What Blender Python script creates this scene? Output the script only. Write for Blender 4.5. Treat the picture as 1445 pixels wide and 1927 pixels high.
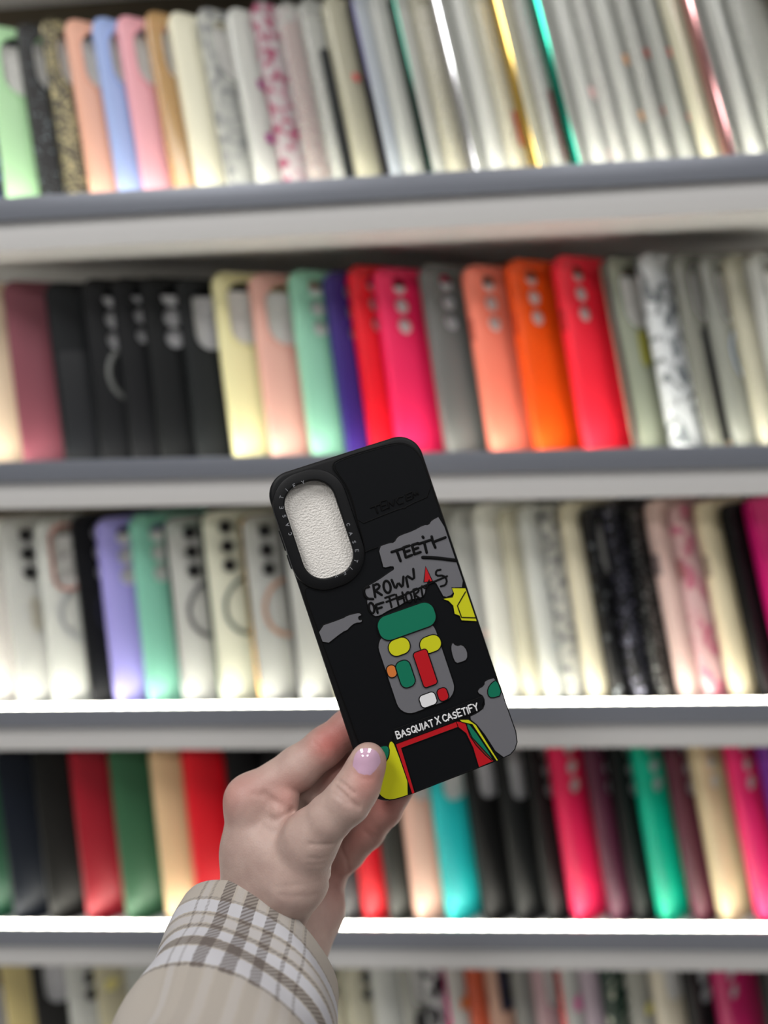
import bpy, bmesh, math, random
import numpy as np
from mathutils import Vector, Matrix

for o in list(bpy.data.objects): bpy.data.objects.remove(o)
SC = bpy.context.scene
COL = SC.collection
R = math.radians

# ------------------------------------------------------------------ camera
FPX, PW, PH = 1445.0, 1445.0, 1927.0
def cam_axes(p, y, r):
    f = Vector((-math.sin(y)*math.cos(p), math.cos(y)*math.cos(p), -math.sin(p)))
    rt = Vector((math.cos(y), math.sin(y), 0)); up = rt.cross(f)
    return (rt*math.cos(r) + up*math.sin(r), up*math.cos(r) - rt*math.sin(r), f)
RT, UP, FW = cam_axes(R(8.88), R(3.66), R(-2.04))
CAM = Vector((0, -.5957, -.1555))
cd = bpy.data.cameras.new('camera'); cam = bpy.data.objects.new('camera', cd); COL.objects.link(cam)
cam.matrix_world = Matrix(((RT.x, UP.x, -FW.x, CAM.x), (RT.y, UP.y, -FW.y, CAM.y), (RT.z, UP.z, -FW.z, CAM.z), (0, 0, 0, 1)))
cd.sensor_width = 36; cd.lens = 36*FPX/PH; cd.clip_start = .02
cd.dof.use_dof = True; cd.dof.focus_distance = .360; cd.dof.aperture_fstop = 2.35
SC.camera = cam
# ------------------------------------------------------------------ light
SC.view_settings.view_transform = 'Standard'; SC.view_settings.look = 'None'
SC.view_settings.gamma = 1; SC.view_settings.use_curve_mapping = False
SC.view_settings.exposure = 0.0
LED_POWER = 25.0
CASE_Y = .0165
w = bpy.data.worlds.new('shop_air'); SC.world = w; w.use_nodes = True
w.node_tree.nodes['Background'].inputs[0].default_value = (.80, .88, 1.0, 1)
w.node_tree.nodes['Background'].inputs[1].default_value = .085
def area(name, loc, rot, sx, sy, power, col=(1, 1, 1)):
    l = bpy.data.lights.new(name, 'AREA'); l.shape = 'RECTANGLE'; l.size = sx; l.size_y = sy
    l.energy = power; l.color = col
    o = bpy.data.objects.new(name, l); COL.objects.link(o); o.location = loc; o.rotation_euler = rot
    return o
# ceiling panels of the shop, above and behind the camera
for i, (x, y) in enumerate(((-.9, -.9), (.9, -.9), (-.9, -2.3), (.9, -2.3))):
    area('ceiling_lamp_light', (x, y, 1.27), (0, 0, 0), .6, .6, 24 if x < 0 else 15, (1, .985, .97))

# ------------------------------------------------------------------ helpers
def lin(c):
    return tuple(((v/255)/12.92 if v/255 <= .04045 else ((v/255+.055)/1.055)**2.4) for v in c)
def link(o, parent=None):
    COL.objects.link(o)
    if parent is not None: o.parent = parent
    return o
def mesh_obj(name, me, m, parent=None):
    o = bpy.data.objects.new(name, me)
    if m is not None:
        if len(me.materials) == 0: me.materials.append(m)
        else: me.materials[0] = m
    return link(o, parent)
def bm_obj(name, bm, m, parent=None, smooth=True):
    bmesh.ops.recalc_face_normals(bm, faces=bm.faces)
    me = bpy.data.meshes.new(name); bm.to_mesh(me); bm.free()
    if smooth:
        for p in me.polygons: p.use_smooth = True
        try: me.set_sharp_from_angle(angle=R(38))
        except Exception: pass
    return mesh_obj(name, me, m, parent)
def empty(name, loc=(0, 0, 0), mat=None):
    o = bpy.data.objects.new(name, None); COL.objects.link(o); o.empty_display_size = .01
    if mat is not None: o.matrix_world = mat
    else: o.location = loc
    return o
def tag(o, label, cat, group=None):
    o['label'] = label; o['category'] = cat
    if group: o['group'] = group
def struct(o): o['kind'] = 'structure'; return o

# ------------------------------------------------------------------ materials
_M = {}
def new_mat(name):
    m = bpy.data.materials.new(name); m.use_nodes = True
    nt = m.node_tree; return m, nt, nt.nodes['Principled BSDF']
def N(nt, t, **kw):
    n = nt.nodes.new(t)
    for k, v in kw.items(): setattr(n, k, v)
    return n
def ramp(nt, fac, stops, const=False):
    n = N(nt, 'ShaderNodeValToRGB'); cr = n.color_ramp
    if const: cr.interpolation = 'CONSTANT'
    while len(cr.elements) < len(stops): cr.elements.new(.5)
    for e, (p, c) in zip(cr.elements, stops): e.position = p; e.color = (*c[:3], 1)
    nt.links.new(fac, n.inputs[0]); return n.outputs[0]
def bump(nt, b, h, s, d=.001):
    n = N(nt, 'ShaderNodeBump'); n.inputs['Strength'].default_value = s; n.inputs['Distance'].default_value = d
    nt.links.new(h, n.inputs['Height']); nt.links.new(n.outputs[0], b.inputs['Normal'])
def plain(rgb, rough=.5, spec=.5, metal=0, alpha=1, coat=0, name='plain', noise=0):
    k = ('p', tuple(rgb), rough, spec, metal, alpha, coat, noise)
    if k in _M: return _M[k]
    m, nt, b = new_mat(name); c = lin(rgb)
    b.inputs['Base Color'].default_value = (*c, 1); b.inputs['Roughness'].default_value = rough
    b.inputs['Specular IOR Level'].default_value = spec; b.inputs['Metallic'].default_value = metal
    b.inputs['Alpha'].default_value = alpha; b.inputs['Coat Weight'].default_value = coat
    if noise:
        t = N(nt, 'ShaderNodeTexCoord'); n = N(nt, 'ShaderNodeTexNoise'); n.inputs['Scale'].default_value = noise
        nt.links.new(t.outputs['Object'], n.inputs['Vector'])
        o = ramp(nt, n.outputs['Fac'], ((.3, [v*.88 for v in c]), (.7, [min(1, v*1.1) for v in c])))
        nt.links.new(o, b.inputs['Base Color']); bump(nt, b, n.outputs['Fac'], .25, .0003)
    _M[k] = m; return m
def pattern(base, fleck, scale=400, amount=.25, rough=.35, alpha=1, metal=0, kind='glitter'):
    """flecked plastic: glitter chips, flowers or marbling printed in the case"""
    k = ('f', tuple(base), tuple(fleck), scale, amount, rough, alpha, metal, kind)
    if k in _M: return _M[k]
    m, nt, b = new_mat(kind + '_plastic'); t = N(nt, 'ShaderNodeTexCoord')
    if kind == 'glitter':
        v = N(nt, 'ShaderNodeTexVoronoi'); v.inputs['Scale'].default_value = scale
        nt.links.new(t.outputs['Object'], v.inputs['Vector'])
        s = N(nt, 'ShaderNodeSeparateColor'); nt.links.new(v.outputs['Color'], s.inputs[0]); fac = s.outputs[0]
    elif kind == 'dots':
        v = N(nt, 'ShaderNodeTexVoronoi'); v.inputs['Scale'].default_value = scale
        nt.links.new(t.outputs['Object'], v.inputs['Vector'])
        q = N(nt, 'ShaderNodeMath', operation='SUBTRACT'); q.inputs[0].default_value = 1
        nt.links.new(v.outputs['Distance'], q.inputs[1]); fac = q.outputs[0]
    else:
        v = N(nt, 'ShaderNodeTexNoise'); v.inputs['Scale'].default_value = scale; v.inputs['Detail'].default_value = 3
        v.inputs['Distortion'].default_value = 1.4 if kind == 'marble' else .3
        nt.links.new(t.outputs['Object'], v.inputs['Vector']); fac = v.outputs['Fac']
        amount = {'marble': .45, 'floral': .48}.get(kind, amount)
    th = 1-amount
    o = ramp(nt, fac, ((max(0, th-.02), lin(base)), (min(1, th+.02), lin(fleck))))
    nt.links.new(o, b.inputs['Base Color'])
    a = ramp(nt, fac, ((max(0, th-.02), (alpha,)*3), (min(1, th+.02), (max(alpha, .9),)*3)))
    nt.links.new(a, b.inputs['Alpha'])
    if kind == 'glitter':
        a2 = ramp(nt, fac, ((max(0, th-.02), (metal,)*3), (min(1, th+.02), (.8,)*3)))
        nt.links.new(a2, b.inputs['Metallic']); bump(nt, b, fac, .5, .0006)
    b.inputs['Roughness'].default_value = rough
    _M[k] = m; return m

GREY_RAIL = plain((134, 138, 148), .38, .6, .35, name='anodised_metal')
BOARD = plain((205, 204, 203), .55, name='grey_laminate')
FOAM = plain((222, 221, 217), .8, noise=260, name='packing_foam')
FOAM_DK = plain((196, 196, 198), .8, noise=260, name='grey_foam')
DARK = plain((18, 18, 20), .5, name='dark_plastic')

# ------------------------------------------------------------------ the shelving
SHELF_Z = [.262, 0, -.2045, -.4108, -.6144, -.824]
SLOPE = [.005, .0053, -.0082, -.0014, .0044, .003]
SNAME = ['upper', 'top', 'second', 'third', 'fourth', 'bottom']
XL, XR, DEPTH = -.62, .56, .19
m, nt, b = new_mat('led_strip_glow')
t = N(nt, 'ShaderNodeTexCoord'); wv = N(nt, 'ShaderNodeTexWave'); wv.inputs['Scale'].default_value = 24
nt.links.new(t.outputs['Object'], wv.inputs['Vector'])
o_ = ramp(nt, wv.outputs['Fac'], ((0, (.45, .46, .44)), (.6, (1, .95, .80))))
b.inputs['Base Color'].default_value = (.8, .8, .8, 1)
nt.links.new(o_, b.inputs['Emission Color']); b.inputs['Emission Strength'].default_value = LED_POWER
LED = m

def box(bm, x0, x1, y0, y1, z0, z1, bev=0):
    r = bmesh.ops.create_cube(bm, size=1)
    for v in r['verts']:
        v.co = Vector((x0 + (v.co.x+.5)*(x1-x0), y0 + (v.co.y+.5)*(y1-y0), z0 + (v.co.z+.5)*(z1-z0)))
    if bev:
        es = list({e for v in r['verts'] for e in v.link_edges})
        bmesh.ops.bevel(bm, geom=es, offset=bev, segments=2, affect='EDGES', profile=.6)
for k, (z, sl) in enumerate(zip(SHELF_Z, SLOPE)):
    root = empty('shelf', (0, 0, z)); root.rotation_euler = (0, -math.atan(sl), 0)
    tag(root, ['grey shelf above the top row of cases, highest of the rack', 'topmost visible grey shelf under the row ending in clear glossy cases',
               'second grey shelf, under the pink, orange and red cases', 'third grey shelf, level with the middle of the held case',
               'fourth grey shelf with the white light strip in full view', 'lowest grey shelf under the bottom row of cases'][k], 'shelf', 'shelves of the display rack')
    bm = bmesh.new(); box(bm, XL, XR, .0015, DEPTH, -.037, -.0120, .0012); bm_obj('board', bm, BOARD, root)
    bm = bmesh.new()   # bent metal profile: upright face, short lip over the board
    box(bm, XL, XR, -.002, .0005, -.0150, .0018, .0005); box(bm, XL, XR, .0005, .0035, -.0119, .0005); box(bm, XL, XR, .0128, .0140, -.0119, -.0012)
    bm_obj('front_rail', bm, GREY_RAIL, root)
    bm = bmesh.new(); box(bm, XL+.01, XR-.01, .0037, .0126, -.0118, -.0004, .0004); bm_obj('light_strip', bm, LED, root)
def shelf_z(k, x): return SHELF_Z[k] + SLOPE[k]*x
bm = bmesh.new(); box(bm, XL-.02, XR+.02, DEPTH+.001, DEPTH+.013, -1.5, .9)
wb = struct(bm_obj('wall_back', bm, plain((92, 82, 66), .7, noise=20), None))
for nme, x0, x1 in (('side_panel', XL-.019, XL-.001), ('side_panel', XR+.001, XR+.019)):
    bm = bmesh.new(); box(bm, x0, x1, 0, DEPTH, -1.5, .9, .001); o = bm_obj(nme, bm, BOARD)
    tag(o, 'grey upright panel at the %s end of the display rack' % ('left' if x0 < 0 else 'right'), 'panel')
bm = bmesh.new(); box(bm, -4, 4, -5, 3, -1.55, -1.5); struct(bm_obj('floor', bm, plain((170, 165, 158), .5)))
bm = bmesh.new(); box(bm, -4, 4, -5, 3, 1.3, 1.35); struct(bm_obj('ceiling', bm, plain((225, 225, 225), .7)))

# ------------------------------------------------------------------ phone case builder
def rrect(w, h, r, n=7, cx=0, cy=0):
    pts = []
    for (sx, sy, a0) in ((1, 1, 0), (-1, 1, 90), (-1, -1, 180), (1, -1, 270)):
        for i in range(n+1):
            a = R(a0 + 90*i/n)
            pts.append((cx + sx*(w/2-r) + r*math.cos(a), cy + sy*(h/2-r) + r*math.sin(a)))
    return pts
def circ(cx, cy, r, n=20): return [(cx + r*math.cos(2*math.pi*i/n), cy + r*math.sin(2*math.pi*i/n)) for i in range(n)]
def shell_bm(w, h, t, r, holes, wall=.0014, fil=.0022, n=7, back_in=0):
    """hollow case: outer face at z=0 with real holes, rounded edge, open at z=-t"""
    bm = bmesh.new()
    def ring(pts, z): return [bm.verts.new((x, y, z)) for x, y in pts]
    def bridge(a, c):
        L = len(a)
        for i in range(L): bm.faces.new((a[i], a[(i+1) % L], c[(i+1) % L], c[i]))
    prof = []
    for i in range(5):
        a = R(90*i/4); prof.append((fil*(1-math.sin(a)), -fil*(1-math.cos(a))))
    prof += [(0, -t*.5), (0, -t+.0006), (.0004, -t)]
    rings = [ring(rrect(w-2*ins, h-2*ins, max(r-ins, .001), n), z - (back_in if i == 0 else 0)) for i, (ins, z) in enumerate(prof)]
    for a, c in zip(rings, rings[1:]): bridge(a, c)
    i1 = ring(rrect(w-2*wall-.0004, h-2*wall-.0004, r-wall, n), -t); bridge(rings[-1], i1)
    i2 = ring(rrect(w-2*wall-.0004, h-2*wall-.0004, r-wall, n), -wall); bridge(i1, i2)
    hf = [ring(p, -back_in) for p in holes]; hb = [ring(p, -wall) for p in holes]
    for a, c in zip(hf, hb): bridge(a, c)
    for outer, hs in ((rings[0], hf), (i2, hb)):
        es = []
        for L in [outer] + hs:
            for i in range(len(L)):
                e = bm.edges.get((L[i], L[(i+1) % len(L)])) or bm.edges.new((L[i], L[(i+1) % len(L)]))
                es.append(e)
        bmesh.ops.triangle_fill(bm, use_beauty=True, use_dissolve=False, edges=es)
    return bm
def loop_tube(bm, pts, z, rad, seg=8, sz=1.0):
    n = len(pts); rings = []
    for i in range(n):
        p = Vector((*pts[i], 0)); d = Vector((*pts[(i+1) % n], 0)) - Vector((*pts[i-1], 0)); d.normalize()
        nn = Vector((d.y, -d.x, 0))
        rings.append([bm.verts.new(p + nn*rad*math.cos(2*math.pi*j/seg) + Vector((0, 0, z + sz*rad*math.sin(2*math.pi*j/seg)))) for j in range(seg)])
    for i in range(n):
        a, c = rings[i], rings[(i+1) % n]
        for j in range(seg): bm.faces.new((a[j], a[(j+1) % seg], c[(j+1) % seg], c[j]))
def slab_bm(pts, z0, z1, bev=.0004):
    bm = bmesh.new(); f = bm.faces.new([bm.verts.new((x, y, z0)) for x, y in pts])
    r = bmesh.ops.extrude_face_region(bm, geom=[f])
    for v in r['geom']:
        if isinstance(v, bmesh.types.BMVert): v.co.z = z1
    return bm

W0, T0, R0 = .0755, .0090, .0105
_mesh = {}
def cached(key, fn):
    if key not in _mesh:
        bm = fn(); bmesh.ops.recalc_face_normals(bm, faces=bm.faces)
        me = bpy.data.meshes.new(key[0]); bm.to_mesh(me); bm.free()
        for p in me.polygons: p.use_smooth = True
        try: me.set_sharp_from_angle(angle=R(38))
        except Exception: pass
        _mesh[key] = me
    return _mesh[key]
def inst(key, fn, m, parent):
    me = cached(key, fn)
    if not me.materials: me.materials.append(None)
    o = bpy.data.objects.new(key[0], me); link(o, parent)
    o.material_slots[0].link = 'OBJECT'; o.material_slots[0].material = m
    return o
def hole_set(style, h):
    top = h/2
    if style == 'pill': return [rrect(.031, .053, .0135, 6, -W0/2+.0240, top-.0345)]
    if style == 'oval': return [rrect(.040, .052, .0165, 6, -W0/2+.029, top-.0345)]
    if style in ('three', 'lens'): return [circ(-W0/2+.021, top-.0155-i*.0165, .0066) for i in range(3)]
    if style == 'big3': return [circ(-W0/2+.023, top-.017-i*.0172, .0080) for i in range(3)]
    return []
def hull(style, h):
    top = h/2
    if style in ('three', 'lens'): return rrect(.0165, .0495, .0080, 6, -W0/2+.021, top-.032)
    return None
# row frames: azimuth phi, lean theta from x
def case(k, px, py, short, desc, style, spec, h=.160, extra=(), phi=43, th=10):
    """px,py: where the photo shows the spine of the case meeting the rail of shelf k"""
    d = FW + RT*((px-PW/2)/FPX) - UP*((py-PH/2)/FPX)
    p = CAM + d*((CASE_Y - CAM.y)/d.y)
    ph, tt = R(phi), R(th)
    u = Vector((math.cos(ph), math.sin(ph), 0))
    v = Vector((-math.sin(ph)*math.sin(tt), math.cos(ph)*math.sin(tt), math.cos(tt)))
    nrm = u.cross(v)
    base = Vector((p.x, CASE_Y, shelf_z(k, p.x) - .0112 + T0*math.sin(tt)))
    hz = u*(W0/2) + base
    M = Matrix(((u.x, v.x, nrm.x, hz.x), (u.y, v.y, nrm.y, hz.y), (u.z, v.z, nrm.z, hz.z), (0, 0, 0, 1)))
    root = empty('phone_case', mat=M)
    kind, col = spec[0], spec[1]
    if kind == 'solid': ms = plain(col if sum(col) > 120 else tuple(v*.7 for v in col), spec[2] if len(spec) > 2 else .42, .4 if sum(col) > 120 else .22, name='silicone')
    elif kind == 'clear': ms = plain(col, .12, .6, 0, spec[2] if len(spec) > 2 else .42, name='clear_plastic')
    else: ms = pattern(col, spec[2], **spec[3])
    off = lambda bm: (bmesh.ops.translate(bm, verts=bm.verts, vec=(0, h/2, 0)), bm)[1]
    inst(('shell', style, h), lambda: off(shell_bm(W0, h, T0, R0, hole_set(style, h), n=6)), ms, root)
    ins = [e for e in extra if e[0] == 'insert']
    fm = plain(ins[0][1], .7, name='insert') if ins else (FOAM if kind != 'solid' or sum(col) > 330 else FOAM_DK)
    inst(('foam_insert', h), lambda: off(slab_bm(rrect(W0-.005, h-.018, .008, 5, 0, -.006), -.0032, -T0+.0012)), fm, root)
    if style in ('pill', 'oval'):
        inst(('camera_ring', style, h), lambda: off((lambda bm: (loop_tube(bm, hole_set(style, h)[0], .0002, .0011), bm)[1])(bmesh.new())), ms, root)
    if style == 'lens':
        for i in range(3):
            inst(('camera_lens', i, h), lambda: off(slab_bm(circ(-W0/2+.021, h/2-.0155-i*.0165, .0056), -.0028, .0009)), DARK, root)
    for e in extra:
        if e[0] == 'ring':       # magnet ring with its alignment bar
            def mk():
                bm = bmesh.new(); loop_tube(bm, circ(0, 0, .025, 40), .0001, .0019, 6, .25)
                return off(bm)
            o = inst(('magnet_ring', h), mk, plain(e[1], .35, .5, .4 if sum(e[1]) < 600 else 0, name='magnet_ring'), root)
        elif e[0] == 'edge':     # plated outer frame
            def mk():
                bm = bmesh.new(); loop_tube(bm, rrect(W0-.0006, h-.0006, R0, 6), -.0044, .0013, 8, 3.3); return off(bm)
            inst(('edge_frame', h), mk, plain(e[1], .12, .8, .95, name='plated_frame'), root)
        elif e[0] == 'bump_frame':
            def mk():
                bm = bmesh.new(); loop_tube(bm, rrect(W0, h, R0, 6), -.003, .0017, 6, 1.6); return off(bm)
            inst(('frame', h), mk, plain(e[1], .4, name='frame_plastic'), root)
        elif e[0] == 'notch':
            def mk():
                bm = bmesh.new(); box(bm, -W0/2-.0009, -W0/2+.0007, h/2-.062, h/2-.044, -.0078, -.0022, .0005); return off(bm)
            inst(('side_button', h), mk, plain(e[1], .5, name='button'), root)
        elif e[0] == 'spots':    # small printed or stuck-on motifs
            rr = e[3]
            for (sx, sy) in e[2]:
                def mk():
                    bm = slab_bm([(x*(1+.25*math.cos(5*math.atan2(y, x))), y*(1+.25*math.cos(5*math.atan2(y, x)))) for x, y in circ(0, 0, rr, 20)], 0, .0007)
                    return bm
                o = inst(('sticker', rr), mk, plain(e[1], .5, name='sticker'), root); o.location = (sx, sy, .0001)
        elif e[0] == 'panel':    # a printed panel or strap
            x0, x1, y0, y1 = e[2]
            inst(('printed_panel',) + e[2], lambda: slab_bm(rrect(x1-x0, y1-y0, .004, 4, (x0+x1)/2, (y0+y1)/2), 0, .0008), plain(e[1], .35, name='print'), root)
    return root, short, desc

CLR, WARM, COOL = (206, 208, 202), (214, 210, 186), (190, 198, 206)
def g(base, fleck, scale=420, amount=.2, **kw): return ('pat', base, fleck, dict(scale=scale, amount=amount, **kw))
def fl(base, fleck, scale=90, alpha=.5, **kw): return ('pat', base, fleck, dict(scale=scale, alpha=alpha, kind='floral', **kw))
ROWS = {}
# (x where the spine meets the rail, short name, description, cut-out, material, extras)
ROWS[1] = [
 (-32, 'navy glitter case', 'navy glitter phone case at the left end', 'none', g((18, 24, 50), (120, 140, 190))),
 (17, 'mint case', 'pale mint green phone case', 'oval', ('solid', (176, 220, 170))),
 (82, 'black glitter case', 'black phone case with fine silver glitter', 'oval', g((5, 5, 6), (130, 140, 145), 700, .05, rough=.5)),
 (130, 'gold flecked case', 'black phone case covered in gold flecks', 'oval', g((22, 20, 15), (165, 155, 118), 600, .35, rough=.45)),
 (178, 'peach case', 'peach phone case with large oval window', 'oval', ('solid', (226, 170, 146))),
 (232, 'light blue case', 'light blue glossy phone case', 'oval', ('solid', (150, 172, 220))),
 (280, 'pink case', 'rose pink glossy phone case', 'oval', ('solid', (226, 162, 172))),
 (336, 'tan case', 'tan translucent phone case', 'oval', ('clear', (198, 160, 108), .6)),
 (382, 'ivory case', 'ivory cream glossy phone case', 'none', ('solid', (222, 219, 196))),
 (440, 'silver mottled case', 'clear phone case with silver mottled print', 'pill', fl(CLR, (130, 132, 132), 120)),
 (497, 'purple floral case', 'clear phone case with purple flowers', 'none', ('clear', CLR, .5), (('spots', (150, 50, 120), ((-.02, .10), (-.01, .08), (-.022, .055), (-.008, .03), (-.02, .012)), .0045),)),
 (548, 'rose floral case', 'clear phone case crowded with rose flowers', 'none', fl((214, 204, 206), (150, 62, 94), 110)),
 (598, 'wine insert case', 'clear phone case with wine red insert', 'none', ('clear', CLR, .30), (('insert', (150, 20, 50)),)),
 (642, 'black strap case', 'clear phone case with black print strip', 'none', ('clear', CLR, .5), (('panel', (30, 34, 38), (-.030, -.018, .01, .125)),)),
 (690, 'red speck case', 'clear phone case with sparse red specks', 'none', ('clear', WARM, .55), (('spots', (215, 80, 80), ((-.024, .10), (-.012, .045), (-.02, .008)), .0032),)),
 (742, 'dark violet frame case', 'clear phone case with dark violet plated frame', 'none', ('clear', COOL, .35), (('edge', (30, 28, 46)),)),
 (782, 'frosted case', 'frosted clear phone case', 'none', ('clear', CLR, .6)),
 (824, 'dark green frame case', 'clear phone case with dark green plated frame', 'none', ('clear', CLR, .35), (('edge', (26, 62, 52)),)),
 (864, 'warm clear case', 'plain clear phone case with warm glow', 'none', ('clear', WARM, .5)),  # evenly cream-tinted clear plastic
 (906, 'silver frame case', 'clear phone case with sparkling silver frame', 'none', ('clear', CLR, .35), (('edge', (205, 205, 208)),)),
 (946, 'slim clear case', 'slim plain clear phone case', 'none', ('clear', CLR, .5)),
 (983, 'red dash case', 'clear phone case with one long red mark', 'none', ('clear', WARM, .5), (('panel', (165, 30, 45), (-.028, -.020, .035, .065)),)),
 (1024, 'gold frame case', 'clear phone case with shiny gold frame', 'none', ('clear', WARM, .4), (('edge', (215, 180, 95)),)),
 (1064, 'dark red strip case', 'clear phone case with dark red strip', 'none', ('clear', CLR, .35), (('panel', (110, 20, 35), (-.030, -.018, .02, .08)),)),
 (1102, 'teal frame case', 'clear phone case with shiny teal frame', 'none', ('clear', CLR, .4), (('edge', (40, 150, 125)),)),
 (1142, 'pale pink dot case', 'clear phone case with pale pink dots', 'lens', ('clear', CLR, .45), (('spots', (228, 180, 180), ((-.024, .075), (-.02, .025)), .005),)),
 (1182, 'first plain clear case', 'plain clear phone case, glossy corner', 'none', ('clear', CLR, .42)),
 (1222, 'orange flower case', 'clear phone case with small orange flowers', 'none', ('clear', CLR, .42), (('spots', (215, 150, 90), ((-.024, .10), (-.022, .055)), .004),)),
 (1266, 'brick red flower case', 'clear phone case with brick red flowers', 'none', ('clear', CLR, .42), (('spots', (175, 60, 50), ((-.024, .104), (-.020, .058)), .004),)),
 (1310, 'scarlet flower case', 'clear phone case with scarlet flowers', 'none', ('clear', CLR, .42), (('spots', (200, 50, 40), ((-.022, .104), (-.018, .052)), .0042),)),
 (1354, 'wide clear case', 'wide smooth clear phone case', 'none', ('clear', WARM, .5)),
 (1398, 'blush frame case', 'clear phone case with blush pink frame', 'none', ('clear', CLR, .45), (('edge', (205, 150, 150)),)),
 (1440, 'frosted end case', 'frosted clear phone case at right edge', 'none', ('clear', CLR, .6)),
 (1484, 'last clear case', 'plain clear phone case at the far right end', 'none', ('clear', CLR, .5)),
]
bkm = (24, 26, 30)
ROWS[2] = [
 (-38, 'beige case', 'beige phone case at the left edge', 'none', ('solid', (222, 200, 172))),
 (46, 'maroon case', 'matte maroon phone case without cut-outs', 'none', ('solid', (122, 62, 74), .55)),
 (126, 'black wallet case', 'black wallet style phone case, plain back', 'none', ('solid', (26, 30, 34), .5), (('panel', (20, 22, 26), (-.034, .034, .01, .100)),)),
 (196, 'black ring case', 'black phone case with silver magnet ring', 'big3', ('solid', bkm, .45), (('ring', (110, 112, 110)),)),
 (254, 'black small hole case', 'black phone case with three small holes', 'three', ('solid', (22, 24, 28), .5)),
 (308, 'black three hole case', 'black phone case with three wide holes', 'big3', ('solid', (22, 25, 27), .5)),
 (378, 'black window case', 'black phone case with tall window', 'pill', ('solid', (34, 38, 40), .5)),
 (447, 'pale yellow case', 'pale yellow phone case with oval window', 'pill', ('solid', (230, 224, 172))),
 (518, 'blush case', 'blush pink phone case with oval window', 'oval', ('solid', (224, 172, 158))),
 (595, 'sea green case', 'sea green phone case with small holes', 'three', ('solid', (140, 198, 170))),
 (662, 'deep purple case', 'deep purple phone case with large holes', 'big3', ('solid', (50, 28, 112))),
 (710, 'bright red case', 'bright red phone case with round holes', 'three', ('solid', (226, 14, 34))),
 (760, 'hot pink case', 'hot pink phone case with round holes', 'three', ('solid', (236, 36, 92))),
 (852, 'grey case', 'dark grey translucent phone case', 'three', ('solid', (104, 106, 104))),
 (936, 'salmon case', 'salmon orange phone case with side notch', 'three', ('solid', (250, 136, 112)), (('notch', (190, 90, 70)),)),
 (1022, 'orange case', 'vivid orange phone case with side notch', 'three', ('solid', (240, 84, 10)), (('notch', (200, 60, 0)),)),
 (1116, 'coral red case', 'coral red phone case with side notch', 'three', ('solid', (250, 40, 62)), (('notch', (190, 30, 40)),)),
 (1212, 'sage case', 'sage clear phone case with black frame', 'oval', ('clear', (150, 156, 138), .75), (('bump_frame', (62, 60, 56)), ('panel', (140, 138, 60), (-.018, -.006, .075, .104)))),
 (1284, 'marble case', 'white marble patterned phone case', 'none', ('pat', (214, 218, 220), (120, 126, 130), dict(scale=45, kind='marble'))),
 (1350, 'black print case', 'smoky clear phone case with black print', 'oval', ('clear', (150, 152, 140), .7), (('panel', (16, 16, 20), (-.026, -.008, .012, .105)), ('spots', (200, 165, 130), ((-.016, .008),), .005))),
 (1402, 'grey ring case', 'smoky clear phone case with blue grey ring', 'oval', ('clear', (140, 142, 134), .7), (('ring', (150, 165, 185)),)),
 (1452, 'pale clear case', 'pale clear phone case at right edge', 'none', ('clear', WARM, .6)),
 (1500, 'white clear case', 'white clear phone case at the far right end', 'pill', ('clear', CLR, .6)),
]
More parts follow.
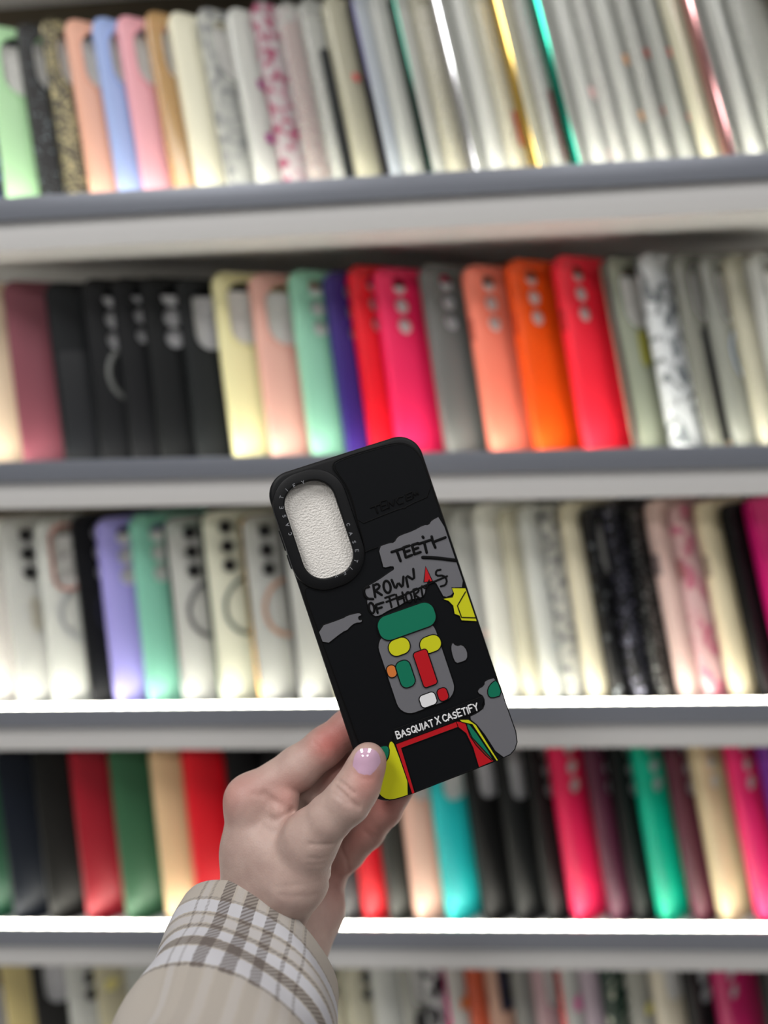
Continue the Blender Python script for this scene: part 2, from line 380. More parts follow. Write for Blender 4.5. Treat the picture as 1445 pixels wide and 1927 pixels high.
ROWS[3] = [
 (-42, 'pinkish clear case', 'pinkish clear phone case at left edge', 'none', ('clear', (226, 212, 206), .6)),
 (38, 'black lens case', 'clear phone case with three black lens rings', 'lens', ('clear', CLR, .6), (('panel', (168, 164, 150), (-.020, -.012, .07, .10)),)),
 (106, 'rose ring case', 'clear phone case with rose camera frame', 'big3', ('clear', CLR, .55), (('ring', (178, 182, 184)), ('rose', 0))),
 (176, 'plain black case', 'plain black phone case', 'big3', ('solid', (20, 22, 28), .45), (('ring', (30, 33, 45)),)),
 (222, 'lavender case', 'lavender phone case with round holes', 'big3', ('solid', (164, 158, 226))),
 (286, 'aqua green case', 'aqua green phone case with round holes', 'big3', ('solid', (130, 196, 172))),
 (350, 'grey ring clear case', 'clear phone case with charcoal magnet ring', 'lens', ('clear', CLR, .55), (('ring', (86, 84, 90)), ('edge', (120, 122, 124)))),
 (420, 'green ring clear case', 'clear phone case with grey green ring', 'lens', ('clear', (214, 216, 198), .6), (('ring', (84, 98, 94)), ('edge', (100, 108, 96)))),
 (495, 'copper ring case', 'gold framed clear case with copper ring', 'lens', ('clear', CLR, .6), (('ring', (190, 140, 112)), ('edge', (176, 140, 84)))),
 (572, 'dark frame clear case', 'clear phone case with dark grey frame', 'lens', ('clear', CLR, .6), (('edge', (90, 90, 92)),)),
 (645, 'clear case behind hand', 'clear phone case half behind held case', 'none', ('clear', WARM, .6)),
 (712, 'hidden clear case', 'clear phone case mostly behind held case', 'none', ('clear', CLR, .6)),
 (780, 'hidden pale case', 'pale clear phone case behind held case', 'none', ('clear', WARM, .6)),
 (848, 'hidden frosted case', 'frosted phone case behind held case', 'none', ('clear', CLR, .6)),
 (904, 'milky case', 'milky clear phone case with pink speck', 'none', ('clear', CLR, .6), (('spots', (230, 180, 170), ((-.02, .06),), .003),)),
 (952, 'pale sage case', 'pale sage clear phone case', 'none', ('clear', (218, 222, 206), .6)),
 (1002, 'black hole clear case', 'clear phone case with three black holes', 'lens', ('clear', WARM, .6)),
 (1042, 'blue dot case', 'clear phone case with pale blue dots', 'none', ('clear', CLR, .6), (('spots', (160, 190, 205), ((-.02, .05), (-.018, .02)), .0035),)),
 (1082, 'grey leaf case', 'clear phone case with grey leaf print', 'none', fl((222, 222, 212), (120, 122, 122), 110, .6)),
 (1124, 'cream case', 'cream phone case with red dot', 'none', ('solid', (228, 220, 192)), (('spots', (210, 70, 50), ((-.006, .055),), .003),)),
 (1166, 'black sparkle window case', 'black sparkle phone case with tall window', 'pill', g((12, 12, 14), (140, 146, 150), 300, .05)),
 (1208, 'charcoal glitter case', 'charcoal phone case with silver glitter', 'none', g((22, 22, 28), (150, 150, 170), 330, .12)),
 (1252, 'black beaded case', 'black phone case with dotted silver glitter', 'none', g((12, 12, 12), (140, 142, 140), 360, .12)),
 (1298, 'powder pink case', 'powder pink phone case with side notch', 'none', ('solid', (226, 196, 186)), (('notch', (110, 95, 95)),)),
 (1344, 'rose pink case', 'rose pink phone case with floral print', 'none', fl((226, 188, 188), (205, 120, 140), 60, .9), (('notch', (150, 95, 95)),)),
 (1396, 'buttery cream case', 'buttery cream phone case with side notch', 'none', ('solid', (226, 214, 180)), (('notch', (150, 135, 115)),)),
 (1450, 'black end case', 'black phone case at right edge', 'none', ('solid', (18, 18, 20))),
 (1500, 'magenta end case', 'magenta phone case at right edge', 'none', ('solid', (205, 20, 110))),
]
ROWS[4] = [
 (-40, 'bottle green case', 'dark bottle green phone case at left edge', 'none', ('solid', (30, 84, 58))),
 (30, 'navy case', 'dark navy phone case', 'none', ('solid', (24, 33, 48))),
 (98, 'charcoal case', 'charcoal black phone case', 'none', ('solid', (34, 34, 32))),
 (168, 'dark red case', 'dark red phone case', 'none', ('solid', (150, 14, 34))),
 (242, 'forest green case', 'forest green phone case', 'none', ('solid', (46, 92, 62))),
 (320, 'sand case', 'sand beige phone case', 'none', ('solid', (216, 184, 142))),
 (380, 'red case by wrist', 'bright red phone case beside the wrist', 'none', ('solid', (214, 10, 30))),
 (462, 'black case behind wrist', 'black phone case behind the hand', 'none', ('solid', (24, 24, 26))),
 (535, 'black lens hole case', 'black phone case showing above the index finger', 'three', ('solid', (24, 24, 26))),
 (605, 'black case behind palm', 'black phone case behind the palm', 'none', ('solid', (26, 26, 28))),
 (650, 'graphite case', 'graphite phone case below the little finger', 'none', ('solid', (58, 60, 62))),
 (695, 'scarlet case', 'scarlet phone case below the little finger', 'none', ('solid', (222, 22, 38))),
 (742, 'dark olive case', 'dark olive phone case', 'none', ('solid', (44, 46, 42))),
 (792, 'rosy beige case', 'rosy beige phone case', 'pill', ('solid', (224, 180, 160))),
 (852, 'turquoise case', 'turquoise phone case with window', 'pill', ('solid', (28, 184, 184))),
 (922, 'first black window case', 'black phone case with grey window', 'pill', ('solid', (26, 26, 26))),
 (984, 'second black window case', 'black grey-edged phone case with grey window', 'pill', ('solid', (36, 38, 38))),
 (1042, 'black round hole case', 'black phone case with round grey holes', 'big3', ('solid', (32, 32, 32))),
 (1092, 'raspberry pink case', 'raspberry pink phone case with round holes', 'three', ('solid', (236, 34, 88))),
 (1162, 'plum case', 'dark plum phone case with round holes', 'big3', ('solid', (86, 38, 58))),
 (1208, 'black slim case', 'slim black phone case with pale holes', 'big3', ('solid', (26, 28, 28))),
 (1256, 'emerald case', 'emerald green phone case with small holes', 'three', ('solid', (0, 176, 140))),
 (1322, 'aubergine case', 'aubergine phone case with round holes', 'big3', ('solid', (88, 36, 52))),
 (1372, 'oatmeal case', 'oatmeal beige phone case with small holes', 'three', ('solid', (216, 198, 158))),
 (1444, 'fuchsia case', 'fuchsia phone case with small holes', 'three', ('solid', (238, 42, 110))),
 (1510, 'violet case', 'violet phone case at right edge', 'none', ('solid', (120, 50, 150))),
]
ROWS[5] = [
 (40, 'mustard clear case', 'mustard tinted clear phone case', 'none', ('clear', (190, 175, 120), .7)),
 (96, 'black oval window case', 'black phone case with pale oval window', 'oval', ('solid', (34, 34, 34))),
 (160, 'double lens clear case', 'clear phone case with black lens rings', 'lens', ('clear', CLR, .6)),
 (215, 'butter clear case', 'clear phone case with yellow dot', 'none', ('clear', (222, 214, 180), .7), (('spots', (210, 200, 120), ((-.024, .135),), .006),)),
 (275, 'plain case by sleeve', 'plain clear phone case beside the sleeve', 'none', ('clear', CLR, .6)),
 (620, 'lens case by sleeve', 'clear phone case right beside the sleeve, black lenses', 'lens', ('clear', WARM, .6)),
 (690, 'four lens clear case', 'creamy clear phone case, black lenses', 'lens', ('clear', WARM, .65)),
 (742, 'pearl clear case', 'pearly clear phone case', 'none', ('clear', CLR, .6)),
 (796, 'white window case', 'clear phone case with white window', 'pill', ('clear', (190, 190, 180), .7), (('panel', (30, 30, 30), (-.030, .01, .02, .108)),)),
 (842, 'zebra print case', 'black and white printed phone case', 'none', fl((200, 200, 200), (30, 30, 34), 60, .9)),
 (880, 'magenta edge case', 'clear phone case with magenta frame', 'none', ('clear', CLR, .5), (('edge', (170, 60, 110)), ('spots', (220, 120, 30), ((-.02, .115), (-.008, .10)), .006))),
 (925, 'rust case', 'rust orange phone case', 'none', ('solid', (190, 80, 46))),
 (962, 'dusk blue hole case', 'peach phone case with dark camera block', 'lens', ('solid', (190, 150, 130)), (('panel', (34, 34, 56), (-.028, .004, .108, .158)),)),
 (1012, 'smoke clear case', 'smoky clear phone case', 'none', ('clear', (170, 170, 165), .7)),
 (1052, 'faint pink clear case', 'faint pink clear phone case', 'pill', ('clear', (215, 180, 185), .7)),
 (1100, 'red line case', 'clear phone case with red frame', 'none', ('clear', CLR, .5), (('edge', (190, 90, 90)), ('spots', (220, 120, 170), ((-.02, .115),), .007))),
 (1146, 'mauve case', 'mauve grey phone case', 'none', ('solid', (170, 155, 165))),
 (1186, 'pine green sparkle case', 'dark pine green sparkling phone case', 'none', g((18, 48, 36), (190, 195, 180), 160, .14)),
 (1236, 'grey clear hole case', 'greyish clear phone case, yellow motif', 'none', ('clear', (190, 190, 180), .65), (('spots', (200, 190, 90), ((-.02, .11),), .005),)),
 (1284, 'ecru case', 'ecru phone case with pale window', 'oval', ('solid', (206, 198, 178))),
 (1346, 'black grey hole case', 'black phone case, grey camera holes', 'big3', ('solid', (26, 26, 28))),
 (1404, 'cerise case', 'cerise phone case with small holes', 'three', ('solid', (176, 24, 90))),
 (1496, 'black last case', 'black phone case at the far right', 'three', ('solid', (30, 30, 32))),
]
RAIL_Y = {1: (378, 293), 2: (873, 841), 3: (1337, 1325), 4: (1735, 1742), 5: (2120, 2150)}
TH = {1: (15, 17), 2: (8.5, 15), 3: (3.5, 14.5), 4: (3.5, 14.5), 5: (6, 13)}
PHI = {1: (36, 47), 2: (34, 37), 3: (37, 42), 4: (36, 39), 5: (37, 39)}
TOPH = {1: .164, 2: .159, 3: .169, 4: .168, 5: .171}
random.seed(4)
labels = set()
for k, row in ROWS.items():
    made = []
    for i, rec in enumerate(row):
        x, short, desc, style, spec = rec[:5]; extra = rec[5] if len(rec) > 5 else ()
        q = min(max(x/1445, -.05), 1.05)
        th = TH[k][0] + q*(TH[k][1]-TH[k][0]); y = RAIL_Y[k][0] + q*(RAIL_Y[k][1]-RAIL_Y[k][0])
        h = TOPH[k] + [0, .001, -.001, .002][i % 4] + (.008*max(0, q-.15) if k == 2 else .018*max(0, q-.25) if k == 1 else 0)
        if short in ('coral red case', 'marble case'): h += .004
        h = round(h*500)/500
        nxt = row[i+1][0] if i+1 < len(row) else x+60
        if spec[0] == 'clear':      # no two clear plastics are equally cloudy
            al = (spec[2] if len(spec) > 2 else .42) + (.14, -.16, .02, -.1, .1)[i % 5]; tn = (1.06, .93, 1.0, .9, 1.04)[(i*2) % 5]*(1.12 if k == 3 else 1)
            spec = ('clear', tuple(min(255, int(v*tn)) for v in spec[1]), max(.2, min(.85, al)))
        root, s, d = case(k, x, y, short, desc, style, spec, h, [e for e in extra if e[0] != 'rose'], PHI[k][0]+q*(PHI[k][1]-PHI[k][0]), th)
        if any(e[0] == 'rose' for e in extra):
            def mk():
                bm = bmesh.new(); loop_tube(bm, rrect(.024, .056, .0115, 6, -W0/2+.023, h/2-.034), .0006, .0016); bmesh.ops.translate(bm, verts=bm.verts, vec=(0, h/2, 0)); return bm
            inst(('camera_frame', h), mk, plain((190, 125, 110), .3, .6, .5, name='rose_metal'), root)
        prev = row[i-1][1] if i else None
        where = '%s %s' % (SNAME[k], 'row')
        lab = '%s, %s' % (desc, where) + (', right of %s' % prev if prev else '')
        if len(lab.split()) > 16: lab = '%s, %s' % (desc, where)
        assert lab not in labels, lab
        labels.add(lab)
        tag(root, lab, 'phone case', 'phone cases on the %s display row' % SNAME[k])
# ------------------------------------------------------------------ the held case
HR = Matrix(((.94078713, -.31729744, .11933944), (.31427769, .94831874, .04383039), (-.1270791, -.00372935, .99188557)))
CB = Matrix((RT, UP, -FW)).transposed()
HC = CAM + CB @ Vector((.00501554, -.04974839, -.36377151))
HM = CB @ HR                                     # columns: u (across), v (along), w (towards the viewer)
HW, HL = .0765, .163
H4 = HM.to_4x4(); H4.translation = HC
HI = HM.transposed()
def uvw(px, py, wv=0.0):
    """full-frame photo point -> coordinates on a plane parallel to the held case, wv metres in front of it"""
    d = HI @ (FW + RT*((px-PW/2)/FPX) - UP*((py-PH/2)/FPX)); c = HI @ (CAM - HC)
    s = (wv - c.z)/d.z
    return c.x + d.x*s, c.y + d.y*s
def cp(x, y, wv=0.0): return uvw(480 + x/2.6038, 800 + y/2.6041, wv)
def cps(*pts): return [cp(*p) for p in pts]
HELD = empty('phone_case', mat=H4)
tag(HELD, 'black sculpted phone case held upright in the hand, coloured blocks and words', 'phone case')
BLK = plain((8, 9, 12), .55, .25, name='black_rubber'); BLK2 = plain((7, 9, 13), .62, .15, name='black_panel')
INK = plain((3, 3, 4), .6, .15, name='groove_black')
GRY = plain((106, 106, 111), .5, .3, name='grey_rubber'); YEL = plain((200, 200, 24), .5, .3, name='yellow_rubber')
GRN = plain((6, 112, 84), .5, .3, name='green_rubber'); RED = plain((182, 14, 26), .5, .3, name='red_rubber')
ORG = plain((206, 118, 54), .5, .3, name='orange_rubber'); WHT = plain((226, 226, 228), .5, .3, name='white_rubber')
wc = cp(313, 511)
WIN = rrect(.0242, .0462, .0100, 10, *wc)
bm = shell_bm(HW, HL, .0105, .0115, [WIN], wall=.0016, fil=.0020, n=12)
bmesh.ops.translate(bm, verts=bm.verts, vec=(0, 0, -.0008)); bm_obj('shell', bm, BLK, HELD)
bm = slab_bm(rrect(HW-.005, HL-.006, .009, 6), -.0034, -.0092); bmesh.ops.recalc_face_normals(bm, faces=bm.faces)
m, nt, b = new_mat('foam_sheet'); t = N(nt, 'ShaderNodeTexCoord'); n1 = N(nt, 'ShaderNodeTexNoise'); n1.inputs['Scale'].default_value = 1150
n1.inputs['Detail'].default_value = 4; nt.links.new(t.outputs['Object'], n1.inputs['Vector'])
b.inputs['Base Color'].default_value = (*lin((236, 232, 226)), 1); b.inputs['Roughness'].default_value = .42
bump(nt, b, n1.outputs['Fac'], .8, .0010)
bm_obj('foam_sheet', bm, m, HELD, smooth=False)
# raised bezel round the camera window
bm = bmesh.new()
prof = [(.0001, -.0024), (.0001, .0010), (.0006, .0015), (.0042, .0015), (.0052, .0010), (.0056, -.0006)]
rings = []
for off_, z in prof:
    rings.append([bm.verts.new((x, y, z)) for x, y in rrect(.0242+2*off_, .0462+2*off_, .0100+off_, 12, *wc)])
for a, c in zip(rings, rings[1:]):
    L = len(a)
    for i in range(L): bm.faces.new((a[i], a[(i+1) % L], c[(i+1) % L], c[i]))
ring = bm_obj('camera_ring', bm, BLK, HELD)

def smooth_poly(p, it=2):
    for _ in range(it):
        q = []
        for i in range(len(p)):
            a, c = p[i], p[(i+1) % len(p)]
            q += [(a[0]*.75+c[0]*.25, a[1]*.75+c[1]*.25), (a[0]*.25+c[0]*.75, a[1]*.25+c[1]*.75)]
        p = q
    return p
def tube(bm, pts, z, r, sz=.6, seg=8):
    """rounded bead along a polyline lying in the plane"""
    P = [Vector((*p, z)) for p in pts]
    n = len(P); rings = []
    def rg(p, nn, rr, dz=1):
        return [bm.verts.new(p + nn*rr*math.cos(2*math.pi*j/seg) + Vector((0, 0, sz*r*dz*math.sin(2*math.pi*j/seg)))) for j in range(seg)]
    for i in range(n):
        d = (P[min(i+1, n-1)] - P[max(i-1, 0)]).normalized(); nn = Vector((d.y, -d.x, 0))
        if i == 0: rings.append(rg(P[0]-d*r*.8, nn, r*.55, .5))
        rings.append(rg(P[i], nn, r))
        if i == n-1: rings.append(rg(P[i]+d*r*.8, nn, r*.55, .5))
    for a, c in zip(rings, rings[1:]):
        for j in range(seg): bm.faces.new((a[j], a[(j+1) % seg], c[(j+1) % seg], c[j]))
    bm.faces.new(rings[0]); bm.faces.new(rings[-1][::-1])
def dense(pts, step=.0008):
    out = [pts[0]]
    for a, c in zip(pts, pts[1:]):
        L = math.dist(a, c); k = max(1, int(L/step))
        out += [(a[0]+(c[0]-a[0])*i/k, a[1]+(c[1]-a[1])*i/k) for i in range(1, k+1)]
    return out
def soft(pts, it=1):
    """round the corners of an open stroke"""
    for _ in range(it):
        q = [pts[0]]
        for a, c in zip(pts, pts[1:]):
            q += [(a[0]*.75+c[0]*.25, a[1]*.75+c[1]*.25), (a[0]*.25+c[0]*.75, a[1]*.25+c[1]*.75)]
        pts = q + [pts[-1]]
    return pts
def inlay(name, pts, m, z1=.00035, it=1, z0=-.0006, line=True, label=None, lr=.00026):
    """raised flat block with a softened rim and a dark groove round it"""
    p = smooth_poly(cps(*pts) if it >= 0 else pts, max(it, 0))
    bm = slab_bm(p, z0, z1)
    bmesh.ops.triangulate(bm, faces=[f for f in bm.faces if len(f.verts) > 4])
    o = bm_obj(name, bm, m, HELD, smooth=False)
    if label: o['label'] = label
    if line:
        bm = bmesh.new(); loop_tube(bm, p, z1-.00002, lr, 6, .35); bm_obj('groove', bm, INK, o)
    return o
panel = [(392, 176), (480, 143), (600, 108), (690, 86), (742, 90), (790, 122), (822, 180), (1050, 852), (1281, 1532), (1272, 1590), (1215, 1632),
         (960, 1730), (720, 1824), (655, 1836), (610, 1815), (585, 1770), (470, 1450), (303, 990), (243, 830), (246, 800), (262, 795), (340, 795), (440, 770),
         (505, 725), (538, 655), (535, 580), (508, 485), (480, 380), (452, 310), (412, 248), (388, 220), (380, 195)]
inlay('back_panel', panel, BLK2, 0, 1, -.0016, lr=.0003)
inlay('upper_band', [(508, 490), (600, 452), (722, 404), (732, 410), (742, 396), (874, 339), (822, 182), (790, 128), (742, 95), (690, 92), (480, 150), (398, 182), (390, 205), (415, 245), (455, 305), (482, 378)], BLK2, .0002, 1, -.0006)
G1 = [(600, 597), (655, 576), (680, 575), (695, 548), (720, 535), (770, 518), (825, 488), (850, 488), (862, 466), (910, 443), (985, 665), (1030, 795),
      (965, 797), (972, 830), (925, 848), (905, 812), (880, 765), (838, 770), (832, 838), (800, 848), (750, 858), (700, 890), (655, 908), (612, 935),
      (580, 938), (556, 905), (545, 862), (552, 852), (532, 840), (528, 800), (600, 760), (662, 716), (680, 706), (675, 690), (628, 702), (622, 680)]
inlay('grey_inlay', G1, GRY, .00030, 1)
inlay('grey_inlay', [(302, 990), (430, 945), (450, 932), (495, 920), (516, 920), (524, 932), (505, 938), (509, 955), (526, 952), (522, 968), (490, 970), (465, 990), (452, 1006), (432, 1012), (338, 1086)], GRY, .0003, 1)
inlay('grey_inlay', [(957, 1088), (966, 1062), (985, 1082), (1015, 1074), (1040, 1105), (1040, 1148), (1010, 1162), (982, 1168), (966, 1135)], GRY, .0003, 1)
inlay('grey_inlay', [(1120, 1330), (1088, 1312), (1092, 1292), (1120, 1276), (1124, 1250), (1184, 1234), (1240, 1400), (1288, 1535), (1266, 1605), (1200, 1636), (1100, 1480), (1040, 1432), (1090, 1408), (1124, 1380)], GRY, .0003, 1)
inlay('yellow_inlay', [(918, 850), (966, 842), (972, 826), (962, 797), (1031, 798), (1086, 960), (1010, 958), (1000, 935), (975, 925), (968, 885), (945, 862)], YEL, .00045, 0)
inlay('red_inlay', [(834, 692), (868, 764), (826, 769)], RED, .0006, 0)
# plain stand-in blocks in the middle of the back
def block(name, x, y, w_, h_, r_, m, z1):
    p = rrect(w_, h_, r_, 6, *cp(x, y)); bm = slab_bm(p, -.0006, z1); bm_obj_ = bm_obj(name, bm, m, HELD, smooth=False)
    bm = bmesh.new(); loop_tube(bm, p, z1-.00002, .00026, 6, .35); bm_obj('groove', bm, INK, bm_obj_)
block('grey_inlay', 790, 1185, .0290, .0400, .0070, GRY, .0004)
block('green_inlay', 742, 960, .0285, .0120, .0050, GRN, .0009)
block('yellow_inlay', 705, 1085, .0105, .0080, .0038, YEL, .0008); block('yellow_inlay', 858, 1072, .0105, .0080, .0038, YEL, .0008)
block('green_inlay', 735, 1218, .0072, .0130, .0030, GRN, .0008); block('red_inlay', 832, 1190, .0070, .0175, .0015, RED, .0010)
block('orange_inlay', 668, 1205, .0046, .0060, .0022, ORG, .0008)
block('white_inlay', 846, 1345, .0080, .0062, .0020, WHT, .0008); block('red_inlay', 918, 1318, .0050, .0062, .0020, RED, .0008)
# lower blocks
inlay('black_inlay', [(678, 1492), (900, 1412), (1116, 1328), (1119, 1345), (1108, 1368), (1116, 1384), (900, 1480), (686, 1560), (674, 1535), (682, 1515)], BLK2, .0006, 0)
inlay('red_inlay', [(688, 1562), (983, 1452), (992, 1480), (716, 1582), (782, 1799), (767, 1806)], RED, .0004, 0)
inlay('red_inlay', [(985, 1450), (1028, 1456), (1062, 1530), (1168, 1644), (1095, 1676), (1066, 1580), (1032, 1510), (994, 1480)], RED, .0004, 0)
inlay('yellow_inlay', [(1000, 1441), (1045, 1441), (1082, 1468), (1190, 1640), (1180, 1644), (1062, 1466), (1012, 1455)], YEL, .0005, 0)
inlay('green_inlay', [(1030, 1461), (1058, 1468), (1172, 1640), (1152, 1642), (1060, 1545)], GRN, .0004, 1)
inlay('green_inlay', [(1184, 1246), (1210, 1322), (1156, 1338), (1138, 1322), (1138, 1290), (1156, 1262)], GRN, .0006, 1)
inlay('yellow_inlay', [(654, 1556), (668, 1544), (686, 1566), (768, 1804), (690, 1832), (645, 1836), (608, 1812), (590, 1770), (610, 1690), (650, 1610)], YEL, .0004, 1)
inlay('green_inlay', [(590, 1582), (640, 1566), (657, 1580), (655, 1622), (636, 1655), (600, 1700)], GRN, .0005, 1)
# thin engraved lines
bm = bmesh.new()
for st in (((542, 620), (570, 608), (600, 598)), ((1030, 816), (990, 885), (1010, 942), (1080, 944))):
    tube(bm, dense(cps(*st)), .0005, .00028)
bm_obj('groove', bm, INK, HELD)
# hand-drawn words, each stroke traced in crop pixels
def word(name, strokes, m, z, r, soften=1):
    bm = bmesh.new()
    for s in strokes: tube(bm, dense(soft(cps(*s), soften), .0006), z, r)
    return bm_obj(name, bm, m, HELD)
def ell(cx, cy, a, b_, rot=-.3, n=26):
    return [(cx + a*math.cos(t)*math.cos(rot) - b_*math.sin(t)*math.sin(rot), cy + a*math.cos(t)*math.sin(rot) + b_*math.sin(t)*math.cos(rot)) for t in [2*math.pi*i/n for i in range(n)]]
def oval_st(cx, cy, a, b_, rot=0): p = ell(cx, cy, a, b_, rot, 16); return p + [p[0], p[1]]
word('lettering', [((565, 405), (610, 388)), ((588, 397), (600, 432)), ((612, 378), (620, 418)), ((612, 376), (640, 368)), ((618, 396), (638, 390)), ((622, 418), (648, 405)),
    ((655, 408), (651, 372), (676, 395), (680, 360)), ((722, 350), (700, 355), (692, 372), (704, 388), (724, 380)), ((738, 340), (742, 370)), ((735, 340), (765, 328)), ((740, 355), (760, 348)), ((742, 370), (768, 360)),
    ((774, 356), (770, 326), (785, 345), (792, 322), (798, 340))], INK, .0004, .00036, 0)
word('lettering', [((668, 622), (720, 605)), ((692, 612), (712, 666)), ((725, 600), (738, 648)), ((725, 600), (756, 590)), ((732, 622), (756, 614)), ((738, 648), (768, 636)),
    ((768, 588), (780, 632)), ((768, 588), (798, 578)), ((774, 610), (798, 601)), ((780, 632), (810, 622)), ((800, 582), (862, 562)), ((828, 575), (840, 625)), ((820, 546), (824, 552)),
    ((864, 545), (870, 572), (882, 600)), ((870, 574), (895, 564), (932, 550))], INK, .0004, .00065, 0)
word('lettering', [((558, 792), (536, 798), (532, 822), (548, 850), (578, 852)), ((588, 842), (578, 782)), ((578, 786), (600, 776), (612, 792), (588, 812)), ((590, 812), (620, 832)), oval_st(646, 792, 17, 30, -.2),
    ((668, 758), (688, 806), (700, 768), (722, 800), (726, 742)), ((748, 792), (736, 732), (780, 762), (774, 704))], INK, .0004, .00058)
word('lettering', [oval_st(570, 896, 13, 26, -.2), ((600, 920), (591, 880)), ((591, 880), (628, 868)), ((596, 900), (620, 892))], INK, .0004, .00055)
word('lettering', [((636, 846), (682, 830)), ((656, 840), (668, 892)), ((690, 830), (702, 882)), ((720, 818), (732, 870)), ((696, 856), (728, 844)), oval_st(752, 842, 14, 25, -.2),
    ((786, 864), (774, 806)), ((774, 806), (798, 798), (802, 814), (780, 830)), ((780, 830), (808, 850)), ((820, 838), (810, 782), (838, 805), (852, 758)),
    ((908, 708), (886, 712), (884, 738), (924, 736), (940, 760), (932, 784), (908, 790)), ((642, 866), (740, 828), (850, 778), (940, 740))], INK, .0004, .00048)
word('lettering', [((820, 648), (880, 650), (985, 663))], INK, .0004, .00085)
# stroke alphabet for the printed names
FONT = {'A': [((0, 0), (.4, 1), (.8, 0)), ((.15, .36), (.65, .36))], 'B': [((0, 0), (0, 1)), ((0, 1), (.5, .98), (.5, .55), (0, .52)), ((0, .52), (.62, .5), (.62, .04), (0, 0))],
 'C': [((.7, .82), (.4, 1), (.05, .75), (.05, .25), (.4, 0), (.7, .18))], 'E': [((.6, 1), (0, 1), (0, 0), (.6, 0)), ((0, .5), (.5, .5))], 'F': [((.6, 1), (0, 1), (0, 0)), ((0, .52), (.5, .52))],
 'I': [((.1, 0), (.1, 1))], 'Q': [((.4, 1), (.02, .8), (.02, .2), (.4, 0), (.78, .2), (.78, .8), (.4, 1), (.3, .98)), ((.5, .3), (.85, -.08))],
 'S': [((.62, .86), (.35, 1), (.05, .8), (.15, .55), (.5, .45), (.62, .2), (.35, 0), (.02, .14))], 'T': [((0, 1), (.7, 1)), ((.35, 1), (.35, 0))],
 'U': [((0, 1), (.02, .2), (.35, 0), (.68, .2), (.7, 1))], 'X': [((0, 1), (.65, 0)), ((.65, 1), (0, 0))], 'Y': [((0, 1), (.35, .5), (.7, 1)), ((.35, .5), (.35, 0))]}
CW = {'I': .2, 'A': .8, 'Q': .8}
def letters(bm, ch, o, dx, dy, s, z, r):
    curvy = ch in 'BCQSU'
    for st in FONT[ch]:
        p = [(o[0] + dx[0]*x*s + dy[0]*yy*s, o[1] + dx[1]*x*s + dy[1]*yy*s) for x, yy in st]
        tube(bm, dense(soft(p, 2 if curvy else 0), .0004), z, r, .8, 6)
a, c = cp(697, 1536), cp(1098, 1392)
txt = 'BASQUIAT X CASETIFY'; tot = sum(CW.get(q, .68)+.24 if q != ' ' else .38 for q in txt)
dv = ((c[0]-a[0]), (c[1]-a[1])); L = math.hypot(*dv); dx = (dv[0]/L, dv[1]/L); dy = (-dx[1], dx[0]); adv = L/tot
bm = bmesh.new(); cur = 0
for i, ch in enumerate(txt):
    if ch == ' ': cur += .38*adv; continue
    jig = .00015*math.sin(i*2.3)
    letters(bm, ch, (a[0]+dx[0]*cur+dy[0]*jig, a[1]+dx[1]*cur+dy[1]*jig), (dx[0]*.84, dx[1]*.84), dy, .0034 if ch not in 'ASQUIT' else .0031, .0007, .00033)
    FONTW = CW.get(ch, .68); cur += (FONTW+.24)*adv
bm_obj('lettering', bm, WHT, HELD)
# small letters round the bezel, reading clockwise, each upright away from the window
for spots in (((172, 533), (158, 489), (143, 446), (129, 403), (130, 354), (155, 318), (193, 296), (235, 281)),
              ((456, 487), (469, 532), (485, 573), (499, 616), (494, 665), (471, 702), (437, 725), (397, 737))):
    P = [cp(x, y, .0015) for x, y in spots]; bm = bmesh.new()
    for i, ch in enumerate('CASETIFY'):
        q0, q1 = P[max(i-1, 0)], P[min(i+1, 7)]
        d = (q1[0]-q0[0], q1[1]-q0[1]); L = math.hypot(*d); dx = (d[0]/L, d[1]/L); dy = (-dx[1], dx[0])
        s = .0016; wd = CW.get(ch, .68)
        letters(bm, ch, (P[i][0]-dx[0]*s*wd/2-dy[0]*s*.5, P[i][1]-dx[1]*s*wd/2-dy[1]*s*.5), dx, dy, s, .0015, .00012)
    o = bm_obj('lettering', bm, plain((150, 152, 158), .5, name='bezel_print'), ring)
# side buttons on the left wall
u0, v0 = cp(118, 560); v1 = cp(150, 650)[1]
for aa, bb in ((v0+.004, v0-.006), (v0-.008, v1-.006)):
    bm = bmesh.new(); box(bm, -HW/2-.0008, -HW/2+.0006, min(aa, bb), max(aa, bb), -.0080, -.0040, .0004)
    bm_obj('side_button', bm, BLK, HELD)

